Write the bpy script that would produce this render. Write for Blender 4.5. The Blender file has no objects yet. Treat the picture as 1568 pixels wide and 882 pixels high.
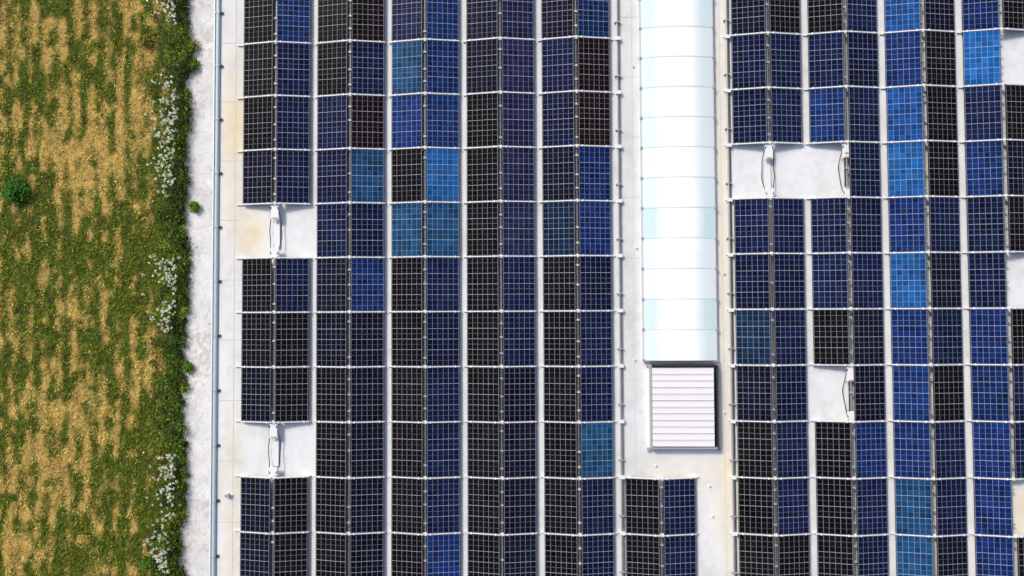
import bpy, math, random
import numpy as np
from mathutils import Vector, Matrix
random.seed(7); rng=np.random.default_rng(11)
S=50.0            # roof-plane scale used for the survey (units per metre)
Z0=3.5            # roof level
scene=bpy.context.scene
# ------------------------------------------------------------------ helpers
def newmat(name,col=(.8,.8,.8),rough=.6,metal=0,spec=.5):
    m=bpy.data.materials.new(name); m.use_nodes=True
    b=m.node_tree.nodes['Principled BSDF']
    b.inputs['Base Color'].default_value=(*col,1); b.inputs['Roughness'].default_value=rough
    b.inputs['Metallic'].default_value=metal; b.inputs['Specular IOR Level'].default_value=spec
    return m
class NB:
    def __init__(s,m): s.t=m.node_tree; s.b=s.t.nodes['Principled BSDF']
    def n(s,ty,**k):
        x=s.t.nodes.new(ty)
        for a,v in k.items(): setattr(x,a,v)
        return x
    def l(s,a,b): s.t.links.new(a,b)
    def put(s,v,inp):
        if hasattr(v,'links') or hasattr(v,'is_linked'): s.l(v,inp)
        else: inp.default_value=v
    def math(s,op,a,b=0.0,c=None,clamp=False):
        x=s.n('ShaderNodeMath',operation=op); x.use_clamp=clamp
        s.put(a,x.inputs[0]); s.put(b,x.inputs[1])
        if c is not None: s.put(c,x.inputs[2])
        return x.outputs[0]
    def mix(s,f,a,b,bt='MIX'):
        x=s.n('ShaderNodeMix',data_type='RGBA',blend_type=bt)
        s.put(f,x.inputs[0]); s.put(a if not isinstance(a,tuple) else (*a,1),x.inputs[6]); s.put(b if not isinstance(b,tuple) else (*b,1),x.inputs[7])
        return x.outputs[2]
    def noise(s,vec,scale,detail=4,rough=.55):
        x=s.n('ShaderNodeTexNoise'); s.l(vec,x.inputs['Vector']); x.inputs['Scale'].default_value=scale
        x.inputs['Detail'].default_value=detail; x.inputs['Roughness'].default_value=rough
        return x.outputs['Fac']
    def ramp(s,f,lo,hi):
        x=s.n('ShaderNodeMapRange'); s.l(f,x.inputs[0]); x.inputs[1].default_value=lo; x.inputs[2].default_value=hi
        return x.outputs[0]
class MB:
    def __init__(s): s.v=[];s.f=[];s.m=[]
    def box(s,x0,x1,y0,y1,z0,z1,mi=0,mat=None):
        o=len(s.v); P=[(x,y,z) for z in(z0,z1) for y in(y0,y1) for x in(x0,x1)]
        if mat is not None: P=[tuple(mat@Vector(p)) for p in P]
        s.v+=P
        for f in [(0,2,3,1),(4,5,7,6),(0,1,5,4),(2,6,7,3),(0,4,6,2),(1,3,7,5)]:
            s.f.append(tuple(o+i for i in f)); s.m.append(mi)
    def quad(s,pts,mi=0):
        o=len(s.v); s.v+=pts; s.f.append(tuple(range(o,o+len(pts)))); s.m.append(mi)
    def cyl(s,x,y,z0,z1,r,n=12,mi=0):
        o=len(s.v)
        for z in(z0,z1):
            for i in range(n): s.v.append((x+r*math.cos(6.2832*i/n),y+r*math.sin(6.2832*i/n),z))
        for i in range(n):
            j=(i+1)%n; s.f.append((o+i,o+j,o+n+j,o+n+i)); s.m.append(mi)
        s.f.append(tuple(o+n+i for i in range(n))); s.m.append(mi)
    def tube(s,path,r,n=8,mi=0):
        o=len(s.v)
        for k,p in enumerate(path):
            p=Vector(p); d=(Vector(path[min(k+1,len(path)-1)])-Vector(path[max(k-1,0)])).normalized()
            a=d.cross(Vector((0,0,1)) if abs(d.z)<.9 else Vector((1,0,0))).normalized(); b=d.cross(a)
            for i in range(n): s.v.append(tuple(p+a*r*math.cos(6.2832*i/n)+b*r*math.sin(6.2832*i/n)))
        for k in range(len(path)-1):
            for i in range(n):
                j=(i+1)%n; s.f.append((o+k*n+i,o+k*n+j,o+(k+1)*n+j,o+(k+1)*n+i)); s.m.append(mi)
    def obj(s,name,mats,parent=None,bevel=0):
        me=bpy.data.meshes.new(name); me.from_pydata(s.v,[],s.f)
        for m in mats: me.materials.append(m)
        me.polygons.foreach_set('material_index',s.m); me.update()
        ob=bpy.data.objects.new(name,me); scene.collection.objects.link(ob)
        if parent: ob.parent=parent
        if bevel:
            b=ob.modifiers.new('bevel','BEVEL'); b.width=bevel; b.segments=2
        return ob
def empty(name):
    e=bpy.data.objects.new(name,None); scene.collection.objects.link(e); return e
def vnoise(x,y,seed=0):
    xi=np.floor(x).astype(np.int64); yi=np.floor(y).astype(np.int64); fx=x-xi; fy=y-yi
    def h(a,b):
        n=(a*374761393+b*668265263+seed*1442695041)&0xffffffff
        n=((n^(n>>13))*1274126177)&0xffffffff
        return ((n^(n>>16))&0xffff)/65535.
    fx=fx*fx*(3-2*fx); fy=fy*fy*(3-2*fy)
    return (h(xi,yi)*(1-fx)+h(xi+1,yi)*fx)*(1-fy)+(h(xi,yi+1)*(1-fx)+h(xi+1,yi+1)*fx)*fy
def fbm(x,y,seed=0,o=4):
    r=0;a=.5;t=0
    for i in range(o): r=r+a*vnoise(x*2**i,y*2**i,seed+i*17); t+=a; a*=.55
    return r/t
def gauss(x,y,cx,cy,sx,sy): return np.exp(-((x-cx)/sx)**2-((y-cy)/sy)**2)
def grid_obj(name,x0,x1,y0,y1,z,step,colf,mat,zf=None,parent=None):
    nx=int((x1-x0)/step)+1; ny=int((y1-y0)/step)+1
    X,Y=np.meshgrid(np.linspace(x0,x1,nx),np.linspace(y0,y1,ny)); X=X.ravel();Y=Y.ravel()
    Z=np.full_like(X,z) if zf is None else z+zf(X,Y)
    i,j=np.meshgrid(np.arange(nx-1),np.arange(ny-1)); a=(j*nx+i).ravel()
    F=np.stack([a,a+1,a+nx+1,a+nx],1)
    me=bpy.data.meshes.new(name); me.vertices.add(len(X)); me.vertices.foreach_set('co',np.stack([X,Y,Z],1).ravel())
    me.loops.add(F.size); me.loops.foreach_set('vertex_index',F.ravel()); me.polygons.add(len(F))
    me.polygons.foreach_set('loop_start',np.arange(0,F.size,4)); me.update(calc_edges=True)
    c=me.color_attributes.new('Col','FLOAT_COLOR','POINT'); C=colf(X,Y); c.data.foreach_set('color',np.concatenate([C,np.ones((len(C),1))],1).ravel())
    me.materials.append(mat); ob=bpy.data.objects.new(name,me); scene.collection.objects.link(ob)
    if parent: ob.parent=parent
    return ob
def leaves_obj(name,P,D,N,L,Wd,C,mat):
    """diamond-shaped leaves: P base, D direction, N side vector, L length, Wd half width, C colour"""
    n=len(P); mid=P+D*(L*.5)[:,None]; tip=P+D*L[:,None]; s=N*Wd[:,None]
    V=np.stack([P,mid+s,tip,mid-s],1).reshape(-1,3)
    me=bpy.data.meshes.new(name); me.vertices.add(4*n); me.vertices.foreach_set('co',V.ravel())
    me.loops.add(4*n); me.loops.foreach_set('vertex_index',np.arange(4*n)); me.polygons.add(n)
    me.polygons.foreach_set('loop_start',np.arange(0,4*n,4)); me.update(calc_edges=True)
    c=me.color_attributes.new('Col','FLOAT_COLOR','POINT')
    CC=np.concatenate([np.repeat(C,4,0),np.ones((4*n,1))],1); c.data.foreach_set('color',CC.ravel())
    me.materials.append(mat); ob=bpy.data.objects.new(name,me); scene.collection.objects.link(ob); return ob
def attr_mat(name,rough=.8,var=.0,vscale=3,bump=0):
    m=newmat(name,rough=rough,spec=.15); q=NB(m); a=q.n('ShaderNodeAttribute',attribute_name='Col')
    col=a.outputs['Color']; tc=q.n('ShaderNodeTexCoord').outputs['Object']
    if var:
        f=q.noise(tc,vscale,6,.65); f=q.math('MULTIPLY_ADD',f,var*2,1-var)
        v=q.n('ShaderNodeVectorMath',operation='SCALE'); q.l(col,v.inputs[0]); q.l(f,v.inputs['Scale']); col=v.outputs[0]
    q.l(col,q.b.inputs['Base Color'])
    if bump:
        bp=q.n('ShaderNodeBump'); bp.inputs['Distance'].default_value=bump; q.l(q.noise(tc,vscale*2,6,.7),bp.inputs['Height']); q.l(bp.outputs[0],q.b.inputs['Normal'])
    return m
# ------------------------------------------------------------------ materials
M_alu=newmat('aluminium_rail',(.74,.745,.75),.5,.0,.3)
M_frame=newmat('panel_frame',(.045,.045,.05),.5,.2,.2)
M_white=newmat('white_coated_metal',(.78,.78,.78),.5)
M_dark=newmat('dark_rubber_and_shade',(.03,.03,.032),.6)  # rubber parts, also the near-black strips that stand in for shade
M_grey=newmat('galvanised_steel',(.40,.41,.42),.5,.2)
M_beige=newmat('weathered_clamp',(.6,.54,.38),.6)
M_bluegrey=newmat('zinc_gutter',(.46,.55,.60),.5,.1)
M_seam=newmat('membrane_seam',(.56,.56,.55),.8)
M_wall=newmat('wall_render',(.62,.61,.58),.8)
q=NB(M_wall); tc=q.n('ShaderNodeTexCoord').outputs['Object']; q.l(q.mix(q.noise(tc,1.3,6),(.5,.49,.46),(.7,.69,.66)),q.b.inputs['Base Color'])
# panel glass
M_glass=newmat('solar_cells',rough=.12,spec=.03)
q=NB(M_glass); tcn=q.n('ShaderNodeTexCoord'); sp=q.n('ShaderNodeSeparateXYZ'); q.l(tcn.outputs['Object'],sp.inputs[0])
oi=q.n('ShaderNodeObjectInfo')
cx=q.math('MULTIPLY_ADD',sp.outputs[0],1/.1585,3.0); cy=q.math('MULTIPLY_ADD',sp.outputs[1],1/.1602,5.0)
def linemask(c,w):
    fr=q.math('FRACT',c); d=q.math('ABSOLUTE',q.math('SUBTRACT',fr,.5)); return q.math('GREATER_THAN',d,.5-w)
lx=linemask(cx,.028); ly=linemask(cy,.032)
rowi=q.math('ROUND',cy); wn=q.n('ShaderNodeTexWhiteNoise',noise_dimensions='1D'); q.l(q.math('ADD',rowi,q.math('MULTIPLY',oi.outputs['Random'],40.)),wn.inputs['W'])
# string boundaries (rows 3, 5, 7) carry a wider ribbon
big=q.math('LESS_THAN',q.math('ABSOLUTE',q.math('SUBTRACT',q.math('ABSOLUTE',q.math('SUBTRACT',rowi,5.)),2.)),.5)
big=q.math('MAXIMUM',big,q.math('LESS_THAN',q.math('ABSOLUTE',q.math('SUBTRACT',rowi,5.)),.5))
ly=q.math('MULTIPLY',ly,q.math('ADD',q.math('MULTIPLY_ADD',wn.outputs['Value'],.2,.15),q.math('MULTIPLY',big,.62)),clamp=True)
coli=q.math('ROUND',cx); wn2=q.n('ShaderNodeTexWhiteNoise',noise_dimensions='1D'); q.l(q.math('ADD',coli,31.7),wn2.inputs['W'])
lx=q.math('MULTIPLY',lx,q.math('MULTIPLY_ADD',wn2.outputs['Value'],.4,.45))
lines=q.math('MAXIMUM',lx,ly)
bus=q.math('FRACT',q.math('MULTIPLY_ADD',cx,3,.5)); bus=q.math('GREATER_THAN',q.math('ABSOLUTE',q.math('SUBTRACT',bus,.5)),.47)
cid=q.n('ShaderNodeCombineXYZ'); q.l(q.math('FLOOR',cx),cid.inputs[0]); q.l(q.math('FLOOR',cy),cid.inputs[1]); q.l(q.math('MULTIPLY',oi.outputs['Random'],97.),cid.inputs[2])
wc=q.n('ShaderNodeTexWhiteNoise',noise_dimensions='3D'); q.l(cid.outputs[0],wc.inputs['Vector'])
nz=q.n('ShaderNodeVectorMath',operation='ADD'); q.l(tcn.outputs['Object'],nz.inputs[0]); 
cr=q.n('ShaderNodeCombineXYZ'); q.l(q.math('MULTIPLY',oi.outputs['Random'],53.),cr.inputs[0]); q.l(cr.outputs[0],nz.inputs[1])
blot=q.noise(nz.outputs[0],1.6,3)
amp=q.math('ADD',q.math('MULTIPLY_ADD',wc.outputs['Value'],.6,.15),q.math('MULTIPLY',blot,1.1))
sc=q.n('ShaderNodeVectorMath',operation='SCALE'); q.l(oi.outputs['Color'],sc.inputs[0]); q.l(amp,sc.inputs['Scale'])
c1=q.mix(q.math('MULTIPLY',bus,.03),sc.outputs[0],(.35,.37,.42))
lc=q.mix(.3,(.66,.67,.70),oi.outputs['Color'])
c2=q.mix(lines,c1,lc)
dust=q.ramp(q.noise(nz.outputs[0],5,6,.7),.5,.95)
c3=q.mix(q.math('MULTIPLY',dust,.02),c2,(.4,.38,.34))
q.l(c3,q.b.inputs['Base Color'])
q.l(q.math('MULTIPLY_ADD',lines,.3,.14),q.b.inputs['Roughness'])
# ------------------------------------------------------------------ solar panel mesh
PW,PL,PT=.99,1.633,.035; fw=.010
def panel_mesh():
    b=MB(); x,y=PW/2,PL/2
    b.box(-x,-x+fw,-y,y,0,PT,0); b.box(x-fw,x,-y,y,0,PT,0)
    b.box(-x+fw,x-fw,-y,-y+fw,0,PT,0); b.box(-x+fw,x-fw,y-fw,y,0,PT,0)
    b.quad([(-x+fw,-y+fw,PT-.004),(x-fw,-y+fw,PT-.004),(x-fw,y-fw,PT-.004),(-x+fw,y-fw,PT-.004)],1)
    b.quad([(-x+fw,-y+fw,.01),(-x+fw,y-fw,.01),(x-fw,y-fw,.01),(x-fw,-y+fw,.01)],0)
    me=bpy.data.meshes.new('solar_panel'); me.from_pydata(b.v,[],b.f); me.materials.append(M_frame); me.materials.append(M_glass)
    me.polygons.foreach_set('material_index',b.m); me.update(); return me
PM=panel_mesh()
COL={'K':(.0050,.0048,.0065),'b':(.010,.0055,.007),'D':(.0045,.006,.018),'N':(.0045,.0095,.042),'P':(.011,.014,.050),
     'B':(.005,.021,.105),'C':(.008,.068,.235),'T':(.007,.047,.125),'t':(.005,.022,.056),'X':(.012,.125,.44)}
ROWS=83.55; V0=-382.3
# one string per panel column, north to south; '.' = open bay
Lcols=['KKKKD.KKD.DDK','NBNNN.NKK.KKK','KKKNNNDDKKKKK','DbNbTNBDDDDDD','NNTBKTKKKKKKK','BBBBCTNNNNNBN','DDDKKKKKKKKKK','BPPPPPNNDDDDD','DDNNDtKKKKKKK','BBbbBBNNNTNNN']
Ecols=['.........'+'.KKK','.........'+'.NNN']
Rcols=['NDNN.NNtDKKKK','KKNN.NNNNNNKD','KKNB.NNK.KKKK','BNNNNNNDDBNNN','CCBCCBCBBBTTT','DDKKKNDNKNNDD','BBXNBNNBBBBBB','KK.KDK.KNN.KK','NNNBNNDNNBNND','KDKNDNKDNKNNB']
TH=math.radians(10); GAP=.12; LOW=.09
def put_panel(cxw,yw,side,code):
    ob=bpy.data.objects.new('solar_panel',PM); scene.collection.objects.link(ob)
    c=COL[code]; k=random.uniform(.78,1.25); ob.color=(c[0]*k,c[1]*k*random.uniform(.9,1.1),c[2]*k,1)
    zc=Z0+LOW+math.sin(TH)*PW/2+random.uniform(-.004,.004)
    ob.location=(cxw+random.uniform(-.005,.005),yw+random.uniform(-.004,.004),zc)
    ob.rotation_euler=(random.uniform(-.004,.004),(-TH if side==0 else TH)+random.uniform(-.006,.006),random.uniform(-.003,.003))
def section(name,cols,u0,pitch,beige_pairs=(),dv=0,shade_strip=False):
    b=MB(); cw=math.cos(TH)*PW; h=math.sin(TH)*PW
    npair=len(cols)//2
    for p in range(npair):
        xs=(u0+pitch*p)/S; xc=xs+cw+GAP/2
        for side in (0,1):
            cstr=cols[2*p+side]; cxw=xs+cw/2 if side==0 else xs+cw+GAP+cw/2
            for r,ch in enumerate(cstr):
                if ch=='.': continue
                yt=-(V0+dv+ROWS*(r-2))/S; put_panel(cxw,yt-ROWS/S/2,side,ch)
        nr=len(cols[0])
        for r in range(nr+1):
            ok=any(0<=rr<nr and cols[2*p+s][rr]!='.' for rr in(r-1,r) for s in(0,1))
            if not ok: continue
            y=-(V0+dv+ROWS*(r-2))/S
            for side in(0,1):
                x0=xs if side==0 else xs+cw+GAP
                za,zb=(LOW,LOW+h) if side==0 else (LOW+h,LOW)
                ang=math.atan2(zb-za,cw)
                m=Matrix.Translation((x0,y,Z0+za+.012))@Matrix.Rotation(-ang,4,'Y')
                b.box(-.03,PW+.03,-.016,.016,-.03,.028,0,m)
                for t in(.12,.88): b.box(PW*t-.02,PW*t+.02,-.030,.030,.028,.04,0,m)  # clamps
            for xx,zz in((xs+.02,LOW),(xc-.07,LOW+h),(xc+.07,LOW+h),(xc+cw+GAP/2-.02,LOW)):
                b.box(xx-.02,xx+.02,y-.02,y+.02,Z0,Z0+zz-.02,0)
            b.box(xc-GAP/2-.02,xc+GAP/2+.02,y-.05,y+.05,Z0+LOW+h-.03,Z0+LOW+h-.005,0)
            xe=xc+cw+GAP/2
            b.box(xs-.24 if p==0 else xs-.12,xs+.2,y-.016,y+.016,Z0+.004,Z0+.05,0)
            b.box(xe-.2,xe+(.14 if p==npair-1 else .06),y-.016,y+.016,Z0+.004,Z0+.05,0)
            hasrow=r<nr and any(cols[2*p+s][r]!='.' for s in(0,1))
            if hasrow:
                for t in(.2,.5,.8):
                    if random.random()<.2: continue
                    yy=y-ROWS/S*(t+random.uniform(-.05,.05)); mi=1 if (p in beige_pairs) else 2
                    b.box(xc-.05,xc+.05,yy-.03,yy+.03,Z0+LOW+h-.06,Z0+LOW+h-.02,mi)
                b.box(xc-.018,xc+.018,y-ROWS/S+.05,y-.05,Z0+LOW+h-.1,Z0+LOW+h-.065,2)
                if shade_strip: b.box(xc-.055,xc-.02,y-ROWS/S+.06,y-.06,Z0+LOW+h-.09,Z0+LOW+h-.06,3)  # near-black strip standing in for the shade inside the ridge gap
    b.obj(name,[M_alu,M_beige,M_grey,M_dark])
section('solar_mounting_rails',Lcols,-416,115.9,(0,4))
section('solar_mounting_rails',Ecols,169.5,115,())
section('solar_mounting_rails',Rcols,337,115.3,(),dv=-1.2,shade_strip=True)
# open bays: ridge cable trays
def cable_tray(u,vtop):
    b=MB(); x=u/S; y1=-vtop/S-.06; y0=y1-ROWS/S+.12; z=Z0+.2
    b.box(x-.12,x+.12,y1-.42,y1,z,z+.03,0); b.box(x-.13,x+.13,y0,y0+.24,z,z+.03,0)
    b.box(x-.10,x+.10,y0+.24,y1-.42,z-.17,z-.14,0)
    b.box(x-.07,x+.07,y1-.4,y1-.36,z+.031,z+.05,2)
    for yy in(y1-.1,y0+.12): b.box(x-.03,x+.03,yy-.03,yy+.03,Z0,z,0)
    for sgn in(-1,1):
        ph=random.uniform(-.3,.3)
        b.tube([(x+sgn*(.10+.085*math.sin(math.pi*t/16))+.012*math.sin(t*.8+ph*9),y1-.05-(y1-y0-.1)*t/16,z+.045-.15*math.sin(math.pi*t/16)) for t in range(17)],.014,6,1)
    b.obj('cable_tray',[M_white,M_dark,M_beige])
cw=math.cos(TH)*PW*S+GAP*S/2
for u0,r in((-416,3),(-416,7)): cable_tray(u0+cw,V0+ROWS*r)
cable_tray(337+cw,V0-1.2+ROWS*2); cable_tray(337+115.3+cw,V0-1.2+ROWS*2); cable_tray(337+115.3+cw,V0-1.2+ROWS*6)
# ------------------------------------------------------------------ building
bld=empty('warehouse_building')
def roofcol(X,Y):
    u=X*S; v=-Y*S
    n=fbm(X*.9,Y*.9,3); n2=fbm(X*3,Y*1.2,9); n3=fbm(X*.35+5,Y*.35,21); n4=fbm(X*5,Y*5,23); n5=fbm(X*1.7+3,Y*1.7,37)
    white=np.array([.76,.775,.785]); beige=np.array([.80,.67,.42]); grey=np.array([.58,.59,.58])
    bg=np.clip((n-.45)*1.4,0,1)*.15
    bg=bg+ gauss(u,v,-432,-250,20,180)*np.clip(n*2.0-.2,0,1)*1.0
    bg=bg+ gauss(u,v,-405,-85,20,45)*1.1*np.clip(n4*3-.6,0,1)
    bg=bg+ gauss(u,v,-432,330,16,150)*.85*np.clip(n2*2-.4,0,1)
    bg=bg+ gauss(u,v,323,-50,12,500)*.5
    bg=bg+ gauss(u,v,250,285,90,26)*.3+gauss(u,v,322,330,30,90)*.3
    bg=bg+ gauss(u,v,770,335,30,38)*1.0
    g=np.clip((n2-.5)*2.5,0,1)*.35+gauss(u,v,180,-100,22,500)*.6+gauss(u,v,180,300,60,60)*.45+gauss(u,v,-425,0,16,500)*.25
    g=g+np.clip((n4-.56)*6,0,1)*.28+np.clip((n5-.58)*5,0,1)*.3
    bg=np.clip(bg,0,1)[:,None]; g=np.clip(g,0,1)[:,None]
    c=white*(1-bg)+beige*bg; c=c*(1-g)+grey*g
    return c*(.92+.14*n3)[:,None]
M_roof=attr_mat('roof_membrane',.8,.10,5)
RX0=-9.30
grid_obj('roof',RX0,27,-17,17,Z0,.08,roofcol,M_roof,parent=bld)
b=MB()
b.box(RX0+.05,26.95,-16.95,16.95,0,Z0-.006,0); b.obj('walls',[M_wall],bld)
b=MB(); b.box(RX0-.02,RX0+.02,-17,17,Z0-.25,Z0+.05,0)
b.obj('roof_edge_trim',[M_white],bld)
b=MB()
for k in range(-9,10):
    yy=k*1.86+.3
    b.box(RX0+.2,RX0+.98,yy-.008,yy+.008,Z0+.002,Z0+.005,0)
    b.box(3.36,3.93,yy+.6-.008,yy+.6+.008,Z0+.002,Z0+.005,0)
for xx,ya,yb in((-8.62,-17,17),(3.72,-17,17),(6.40,-17,17)): b.box(xx-.006,xx+.006,ya,yb,Z0+.002,Z0+.0045,0)
b.obj('membrane_seams',[M_seam],bld)
b=MB(); gx=RX0-.02+.14; r=.065; nseg=10
sec=[(gx+ r*math.cos(math.pi*i/nseg), Z0+.02+ r*math.sin(math.pi*i/nseg)) for i in range(nseg+1)]
for i in range(nseg):
    (xa,za),(xb,zb)=sec[i],sec[i+1]; b.quad([(xa,-17,za),(xa,17,za),(xb,17,zb),(xb,-17,zb)],0)
yy=-16.6
while yy<17:
    b.box(gx-r-.01,gx+r+.01,yy-.015,yy+.015,Z0+.03,Z0+.095,1); b.box(gx+r+.01,gx+r+.08,yy-.035,yy+.035,Z0+.005,Z0+.05,2); yy+=1.686
b.obj('roof_edge_pipe',[M_bluegrey,M_grey,M_dark],bld)
# ------------------------------------------------------------------ ridge skylight
sky=empty('polycarbonate_skylight')
M_poly=newmat('polycarbonate',(.86,.87,.87),.75,0,.15); q=NB(M_poly); tc=q.n('ShaderNodeTexCoord').outputs['Object']
sx=q.n('ShaderNodeSeparateXYZ'); q.l(tc,sx.inputs[0])
SXC=5.06; SHW=1.08
wob=q.math('MULTIPLY_ADD',q.noise(tc,.7,3),.3,-.15)
ed=q.ramp(q.math('ADD',q.math('ABSOLUTE',q.math('SUBTRACT',sx.outputs[0],SXC)),wob),.4,.75)
seg=q.n('ShaderNodeTexWhiteNoise',noise_dimensions='1D'); q.l(q.math('FLOOR',q.math('MULTIPLY',q.math('SUBTRACT',sx.outputs[1],-2.20),1/.92)),seg.inputs['W'])
tint=q.mix(seg.outputs['Value'],(.58,.74,.76),(.76,.82,.83))
dn=q.noise(tc,2.2,5,.6)
cc=q.mix(ed,(.95,.95,.95),tint); cc=q.mix(q.math('MULTIPLY',q.ramp(dn,.5,.8),.2),cc,(.72,.75,.75)); q.l(cc,q.b.inputs['Base Color'])
y0s=-2.20; y1s=14.5; b=MB(); n=20
def vault(x): return Z0+.16+.13*(1-(x/SHW)**2)
xs=[-SHW+2*SHW*i/n for i in range(n+1)]
y=y0s
while y<y1s:
    for i in range(n):
        a,c=xs[i],xs[i+1]; b.quad([(SXC+a,y,vault(a)),(SXC+c,y,vault(c)),(SXC+c,y+.92,vault(c)),(SXC+a,y+.92,vault(a))],0)
    y+=.92
yend=y
b.quad([(SXC+a,y0s,vault(a)) for a in xs],0)
ob=b.obj('vault_sheet',[M_poly],sky)
b=MB(); y=y0s
while y<=yend:
    for i in range(n):
        a,c=xs[i],xs[i+1]; e=.008
        b.quad([(SXC+a,y-.012,vault(a)+e),(SXC+c,y-.012,vault(c)+e),(SXC+c,y+.012,vault(c)+e),(SXC+a,y+.012,vault(a)+e)],0)
    for sg in(-1,1): b.box(SXC+sg*(SHW+.02)-.03,SXC+sg*(SHW+.02)+.03,y-.04,y+.04,Z0+.1,Z0+.19,1)
    y+=.92
b.obj('ribs',[newmat('rib_seal',(.64,.72,.74),.6),M_grey],sky)
b=MB(); 
for sg in(-1,1): b.box(SXC+sg*SHW-.03,SXC+sg*SHW+.03,y0s-.03,yend,Z0,Z0+.162,0)
b.box(SXC-SHW,SXC+SHW,y0s-.05,y0s+.01,Z0,Z0+.155,0); b.obj('kerb',[newmat('skylight_kerb',(.55,.57,.58),.6)],sky)
# ------------------------------------------------------------------ louvred smoke vent
vent=empty('louvred_roof_vent'); vx0,vx1,vy1,vy0=4.14,6.16,-2.34,-4.84; b=MB(); H=.26
t=.045
b.box(vx0,vx0+t,vy0,vy1,Z0,Z0+H,0); b.box(vx1-t,vx1,vy0,vy1,Z0,Z0+H,1)  # right side near-black: shadow put into the frame colour
b.box(vx0+t,vx1-t,vy0,vy0+t,Z0,Z0+H,0); b.box(vx0+t,vx1-t,vy1-t,vy1,Z0,Z0+H,1)  # top side near-black as well, painting its shadow
b.box(vx0+.03,vx1-.03,vy0+.03,vy1-.03,Z0+.01,Z0+.05,1)  # near-black sheet standing in for shade under the blades
b.box(vx0-.07,vx1+.08,vy0-.08,vy0-.002,Z0,Z0+.06,2); b.box(vx0-.07,vx0-.002,vy0,vy1,Z0,Z0+.06,2); b.box(vx1+.002,vx1+.05,vy0,vy1,Z0,Z0+.06,1)  # last box: near-black strip painted as the vent's right-hand shadow
for xx,yy in((vx0-.04,vy0-.04),(vx1+.04,vy0-.04),(vx0-.04,vy1-.04),(vx1+.03,vy1-.04)): b.box(xx-.05,xx+.05,yy-.05,yy+.05,Z0+.06,Z0+.1,0)
b.obj('frame',[M_grey,M_dark,M_white],vent)
b=MB(); ns=12; st=(vy1-vy0-2*t-.06)/ns
for i in range(ns):
    yc=vy0+t+.03+st*(i+.5); m=Matrix.Translation(((vx0+vx1)/2-.03,yc,Z0+H+.015))@Matrix.Rotation(math.radians(random.uniform(4,7)),4,'X')
    b.box(-(vx1-vx0)/2+.08,(vx1-vx0)/2-.11,-st/2+.001,st/2-.012,-.008,.008,0,m)
    b.box(-(vx1-vx0)/2+.08,(vx1-vx0)/2-.11,st/2-.030,st/2-.012,.008,.018,0,m)
b.obj('louvre_blades',[newmat('louvre_paint',(.88,.86,.86),.5)],vent,.003)
# ------------------------------------------------------------------ conduits
def conduit(x,y0,y1,name,r=.03):
    b=MB(); b.tube([(x,y0+(y1-y0)*i/20,Z0+.06) for i in range(21)],r,8,0)
    b.tube([(x+.07,y0+(y1-y0)*i/20,Z0+.05) for i in range(21)],r*.5,6,2)
    k=-3
    while True:
        y=-(V0+ROWS*k)/S; k+=1
        if y<y0: break
        if y>y1: continue
        b.box(x-.05,x+.10,y-.05,y+.05,Z0+.004,Z0+.12,1); b.box(x-.08,x+.10,y+.5,y+.53,Z0+.004,Z0+.1,0)
    b.obj(name,[M_grey,M_white,M_dark],None)
conduit(3.27,-16,16,'electrical_conduit',.022); conduit(6.60,-16,16,'electrical_conduit',.028)
b=MB()
for u,v in((216,270),(296,300),(300,345),(212,300),(188,-340),(190,-60),(186,110),(320,190),(322,-20),(-432,316)):
    b.cyl(u/S,-v/S,Z0,Z0+.03,.045,14,0); b.cyl(u/S,-v/S,Z0+.03,Z0+.045,.02,8,1)
b.obj('roof_anchor_points',[M_white,M_grey])
b=MB(); b.cyl(-8.74,-6.32,Z0,Z0+.12,.06,14,0); b.box(-8.83,-8.74,-6.36,-6.30,Z0+.02,Z0+.09,1); b.obj('roof_drain',[M_grey,M_dark])
# ------------------------------------------------------------------ ground, pavement, field
CX,CY,HR=.64,-.64,20.9; HG=HR+Z0
def topx(X,Y): k=HR/HG; return 784+32+(X-CX)*S*k, 441+32-(Y-CY)*S*k
M_ground=newmat('soil',(.12,.1,.06),.95); q=NB(M_ground); tc=q.n('ShaderNodeTexCoord').outputs['Object']
q.l(q.mix(q.ramp(q.noise(tc,.35,8,.65),.35,.65),(.09,.11,.03),(.33,.24,.1)),q.b.inputs['Base Color'])
b=MB(); b.quad([(-500,-500,-.02),(500,-500,-.02),(500,500,-.02),(-500,500,-.02)]); b.obj('ground',[M_ground])
def edge(Y): return -12.10+.28*(vnoise(Y*.9,Y*0+3,5)-.5)+.26*(fbm(Y*3,Y*0+1,8)-.5)
def dryness(X,Y):
    px,py=topx(X,Y)
    d=.27+0*px
    for cx_,cy_,sx_,sy_,a in((110,235,105,70,.42),(190,120,70,70,.17),(50,30,90,40,.22),(200,20,60,50,.14),(30,650,50,70,.17),(110,610,70,60,.22),(150,640,60,60,.1),(60,730,70,50,.24),(210,560,30,40,.15),(20,830,50,40,.22),(120,470,60,40,.12),
                      (225,400,55,90,-.25),(20,330,60,70,-.2),(240,760,45,120,-.3),(90,840,50,40,-.1),(10,120,30,60,-.1),(215,260,30,40,-.1)):
        d=d+a*gauss(px,py,cx_,cy_,sx_,sy_)
    n=fbm(X*.55,Y*.45,31); d=d+(n-.5)*.4
    stripe=np.sin(X*2*math.pi/.56+ (fbm(X*.3,Y*.4,7)-.5)*3.5); d=d+.15*stripe
    d=d+(fbm(X*3.8,Y*1.9,77,4)-.5)*1.45
    d=d-np.clip((px-232)/50,0,1)*.5
    return np.clip(d,0,1)
def fieldcol(X,Y):
    d=dryness(X,Y); k=np.clip((d-.22)/.42,0,1)[:,None]
    n=fbm(X*9,Y*7,55,3)[:,None]; g=np.array([.070,.095,.012])*(.25+1.3*n); y=np.array([.50,.34,.095])*(.5+.9*n)
    return g*(1-k)+y*k
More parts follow.
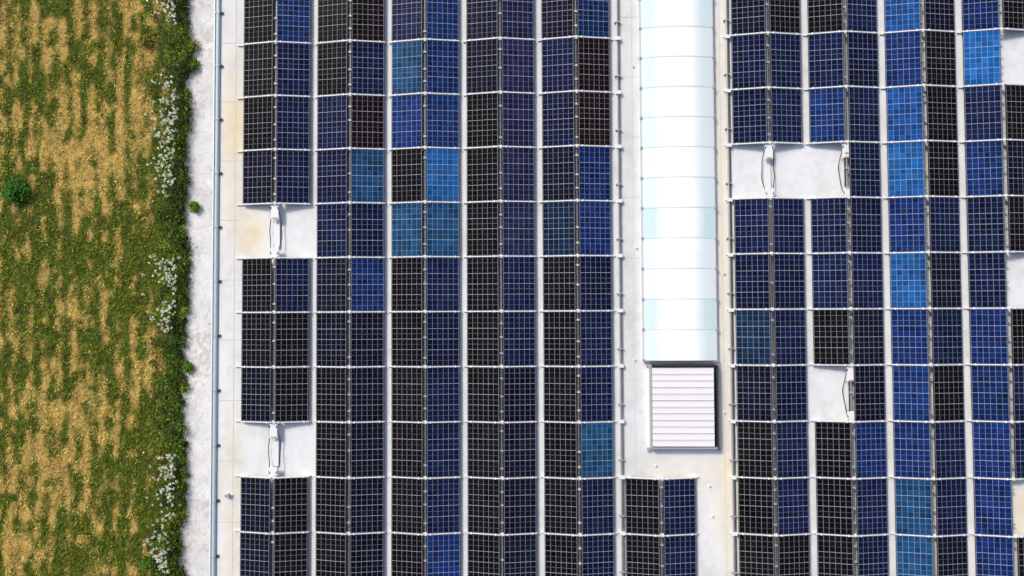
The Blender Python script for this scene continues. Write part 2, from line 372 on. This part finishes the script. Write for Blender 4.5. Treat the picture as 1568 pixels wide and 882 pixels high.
M_field=attr_mat('field_soil_grass',.95,.35,14,.03)
grid_obj('field',-22,-11.9,-14,14,.0,.06,fieldcol,M_field,zf=lambda X,Y:.03*fbm(X*2,Y*2,4)-.0)
def pavcol(X,Y):
    n=fbm(X*2.5,Y*2.5,14); n2=fbm(X*9,Y*9,19); n3=fbm(X*1.0,Y*.5,29); n4=fbm(X*14,Y*14,49,2)
    c=np.array([.72,.73,.735])*(.78+.34*n)[:,None]*(.93+.14*n4)[:,None]
    s=(np.clip((n2-.50)*5,0,1)*np.clip(1-(X+12.15)/.5,0,1))[:,None]
    c=c*(1-s)+np.array([.18,.18,.08])*s
    s=(np.clip((n2*n3-.31)*9,0,1)*.5)[:,None]
    c=c*(1-s)+np.array([.42,.40,.36])*s
    crack=(np.clip(1-np.abs(fbm(X*1.1,Y*1.1,88,3)-.5)/.008,0,1)*.5)[:,None]
    return c*(1-crack)+np.array([.3,.29,.27])*crack
pm=attr_mat('concrete_paving',.85,.15,7,.03)
ob=grid_obj('pavement',-12.4,-9.2,-14,14,.045,.035,pavcol,pm,zf=lambda X,Y: np.where(X<edge(Y),-.1,.0))
# grass
def rand_dir(n,up):
    a=rng.uniform(0,2*math.pi,n); z=rng.uniform(*up,n); r=np.sqrt(np.maximum(0,1-z*z))
    D=np.stack([r*np.cos(a),r*np.sin(a),z],1); N=np.stack([-np.sin(a),np.cos(a),0*a],1); return D,N
M_leaf=attr_mat('grass_blades',.7)
n=170000
X=rng.uniform(-21,-12.05,n); Y=rng.uniform(-13.5,13.5,n); d=dryness(X,Y)
clump=fbm(X*4,Y*3,91,3); keep=rng.random(n)<np.clip(.25+(clump-.35)*2.2,0.12,1); X,Y,d=X[keep],Y[keep],d[keep]; n=len(X)
isdry=rng.random(n)<np.clip((d-.22)/.42,0.03,.92)
D,N=rand_dir(n,(.1,.9)); L=rng.uniform(.06,.17,n)*np.where(isdry,1.0,.9); Wd=rng.uniform(.005,.015,n)*np.where(isdry,.9,1.3)
vv=(rng.uniform(.5,1.6,n)*(.35+1.3*fbm(X*6,Y*6,133,2)))[:,None]; hue=rng.random(n)[:,None]
Cg=(np.array([.065,.11,.010])*(1-hue)+np.array([.20,.235,.014])*hue)*vv; Cy=(np.array([.74,.51,.18])*(1-hue)+np.array([.52,.36,.07])*hue)*vv
C=np.minimum(np.where(isdry[:,None],Cy,Cg),.85)
leaves_obj('field_grass',np.stack([X,Y,np.full(n,.02)],1),D,N,L,Wd,C,M_leaf)
# weed verge along the pavement
nc=1050; Yc=rng.uniform(-13,13,nc); dens=fbm(Yc*.5,Yc*0+2,61)
Xc=edge(Yc)+.20-np.abs(rng.normal(0,.44,nc)); Rc=rng.uniform(.08,.27,nc)*(.7+dens*.8)*np.where(Xc>-12.15,.65,1)
m=56; n=nc*m; ci=np.repeat(np.arange(nc),m)
o=rng.normal(0,.5,(n,3)); P=np.stack([Xc[ci]+o[:,0]*Rc[ci],Yc[ci]+o[:,1]*Rc[ci]*1.2,.05+np.abs(o[:,2])*Rc[ci]*1.9],1)
D,N=rand_dir(n,(-.1,.8)); L=rng.uniform(.04,.11,n); Wd=L*rng.uniform(.16,.3,n)
tone=rng.uniform(.4,1.5,nc)[ci][:,None]*rng.uniform(.5,1.5,n)[:,None]; hue=(rng.random(nc)**2.0)[ci][:,None]
C=(np.array([.022,.048,.010])*(1-hue)+np.array([.15,.23,.015])*hue)*tone
leaves_obj('weed_verge',P,D,N,L,Wd,C,M_leaf)
# white umbel wildflowers
nf=640; Yf=rng.uniform(-12.5,12.5,nf*3); w_=.8*vnoise(Yf*1.1,Yf*0,72)+.25*vnoise(Yf*.4,Yf*0+2,79); Yf=Yf[np.argsort(-w_*rng.uniform(.15,1,nf*3))][:nf]
Xf=edge(Yf)-.02-np.abs(rng.normal(.10,.36,nf)); m=22; ci=np.repeat(np.arange(nf),m); n=nf*m
Rf=rng.uniform(.015,.065,nf); hf=rng.uniform(.4,.65,nf)
o=rng.normal(0,.5,(n,2)); P=np.stack([Xf[ci]+o[:,0]*Rf[ci],Yf[ci]+o[:,1]*Rf[ci],hf[ci]+rng.uniform(-.02,.02,n)],1)
D,N=rand_dir(n,(0,.35)); L=rng.uniform(.018,.036,n); C=np.array([.80,.84,.66])*rng.uniform(.7,1.1,n)[:,None]*rng.uniform(.6,1.05,nf)[ci][:,None]
leaves_obj('white_wildflowers',P,D,N,L,L*.5,C,M_leaf)
def shrub(cx_,cy_,R,n,name='shrub',c=(.035,.13,.01)):
    a=rng.normal(0,1,(n,3)); a/=np.linalg.norm(a,axis=1)[:,None]; lob=.35+1.2*fbm(a[:,0]*2.5+9+cx_,a[:,1]*2.5+a[:,2]*2+cy_,44,3)
    rr=R*lob*rng.uniform(.2,1,n)**.5; P=np.stack([cx_+a[:,0]*rr,cy_+a[:,1]*rr,.1+np.abs(a[:,2])*rr*.7],1)
    D,N=rand_dir(n,(-.2,.8)); L=rng.uniform(.05,.12,n); C=(np.array(c)*rng.uniform(.5,1.7,n)[:,None])
    leaves_obj(name,P,D,N,L,L*.28,C,M_leaf)
k=HG/HR/S
shrub(CX+(8-816)*k,CY-(285-473)*k,.46,1700)
for px,py,R in((212,50,.25),(262,790,.42),(245,700,.3),(292,312,.2),(268,40,.3),(262,200,.3),(255,480,.25),(225,860,.3),(288,90,.2),(284,60,.24),(284,560,.2)):
    shrub(CX+(px-816)*k,CY-(py-473)*k,R,int(1500*R),'weed_bush',(random.uniform(.05,.13),random.uniform(.11,.17),.012))
# ------------------------------------------------------------------ light
EL=math.radians(43); AZ=math.radians(-42)   # azimuth from +Y toward +X
w=bpy.data.worlds.new('World'); scene.world=w; w.use_nodes=True; nt=w.node_tree
st=nt.nodes.new('ShaderNodeTexSky'); st.sky_type='NISHITA'; st.sun_disc=False; st.sun_elevation=EL; st.sun_rotation=AZ; st.dust_density=4.0; st.air_density=.8
bg=nt.nodes['Background']; nt.links.new(st.outputs[0],bg.inputs[0]); bg.inputs[1].default_value=.15
sd=bpy.data.lights.new('sun','SUN'); sd.energy=2.35; sd.angle=math.radians(10); sd.color=(1,.965,.89)
so=bpy.data.objects.new('sun',sd); scene.collection.objects.link(so)
dv=Vector((math.sin(AZ)*math.cos(EL),math.cos(AZ)*math.cos(EL),math.sin(EL))); so.rotation_euler=dv.to_track_quat('Z','Y').to_euler()
# ------------------------------------------------------------------ camera
cd=bpy.data.cameras.new('camera'); cam=bpy.data.objects.new('camera',cd); scene.collection.objects.link(cam)
cd.lens=24; cd.sensor_width=36; cd.clip_end=2000
loc=Vector((CX,CY,Z0+HR)); tgt=Vector((0,0,Z0)); z=(loc-tgt).normalized(); r=.0047
x=Vector((math.sin(r),math.cos(r),0)).cross(z).normalized(); y=z.cross(x)
M=Matrix((x,y,z)).transposed().to_4x4(); M.translation=loc; cam.matrix_world=M
scene.camera=cam
scene.view_settings.view_transform='Standard'; scene.view_settings.look='None'; scene.view_settings.exposure=0
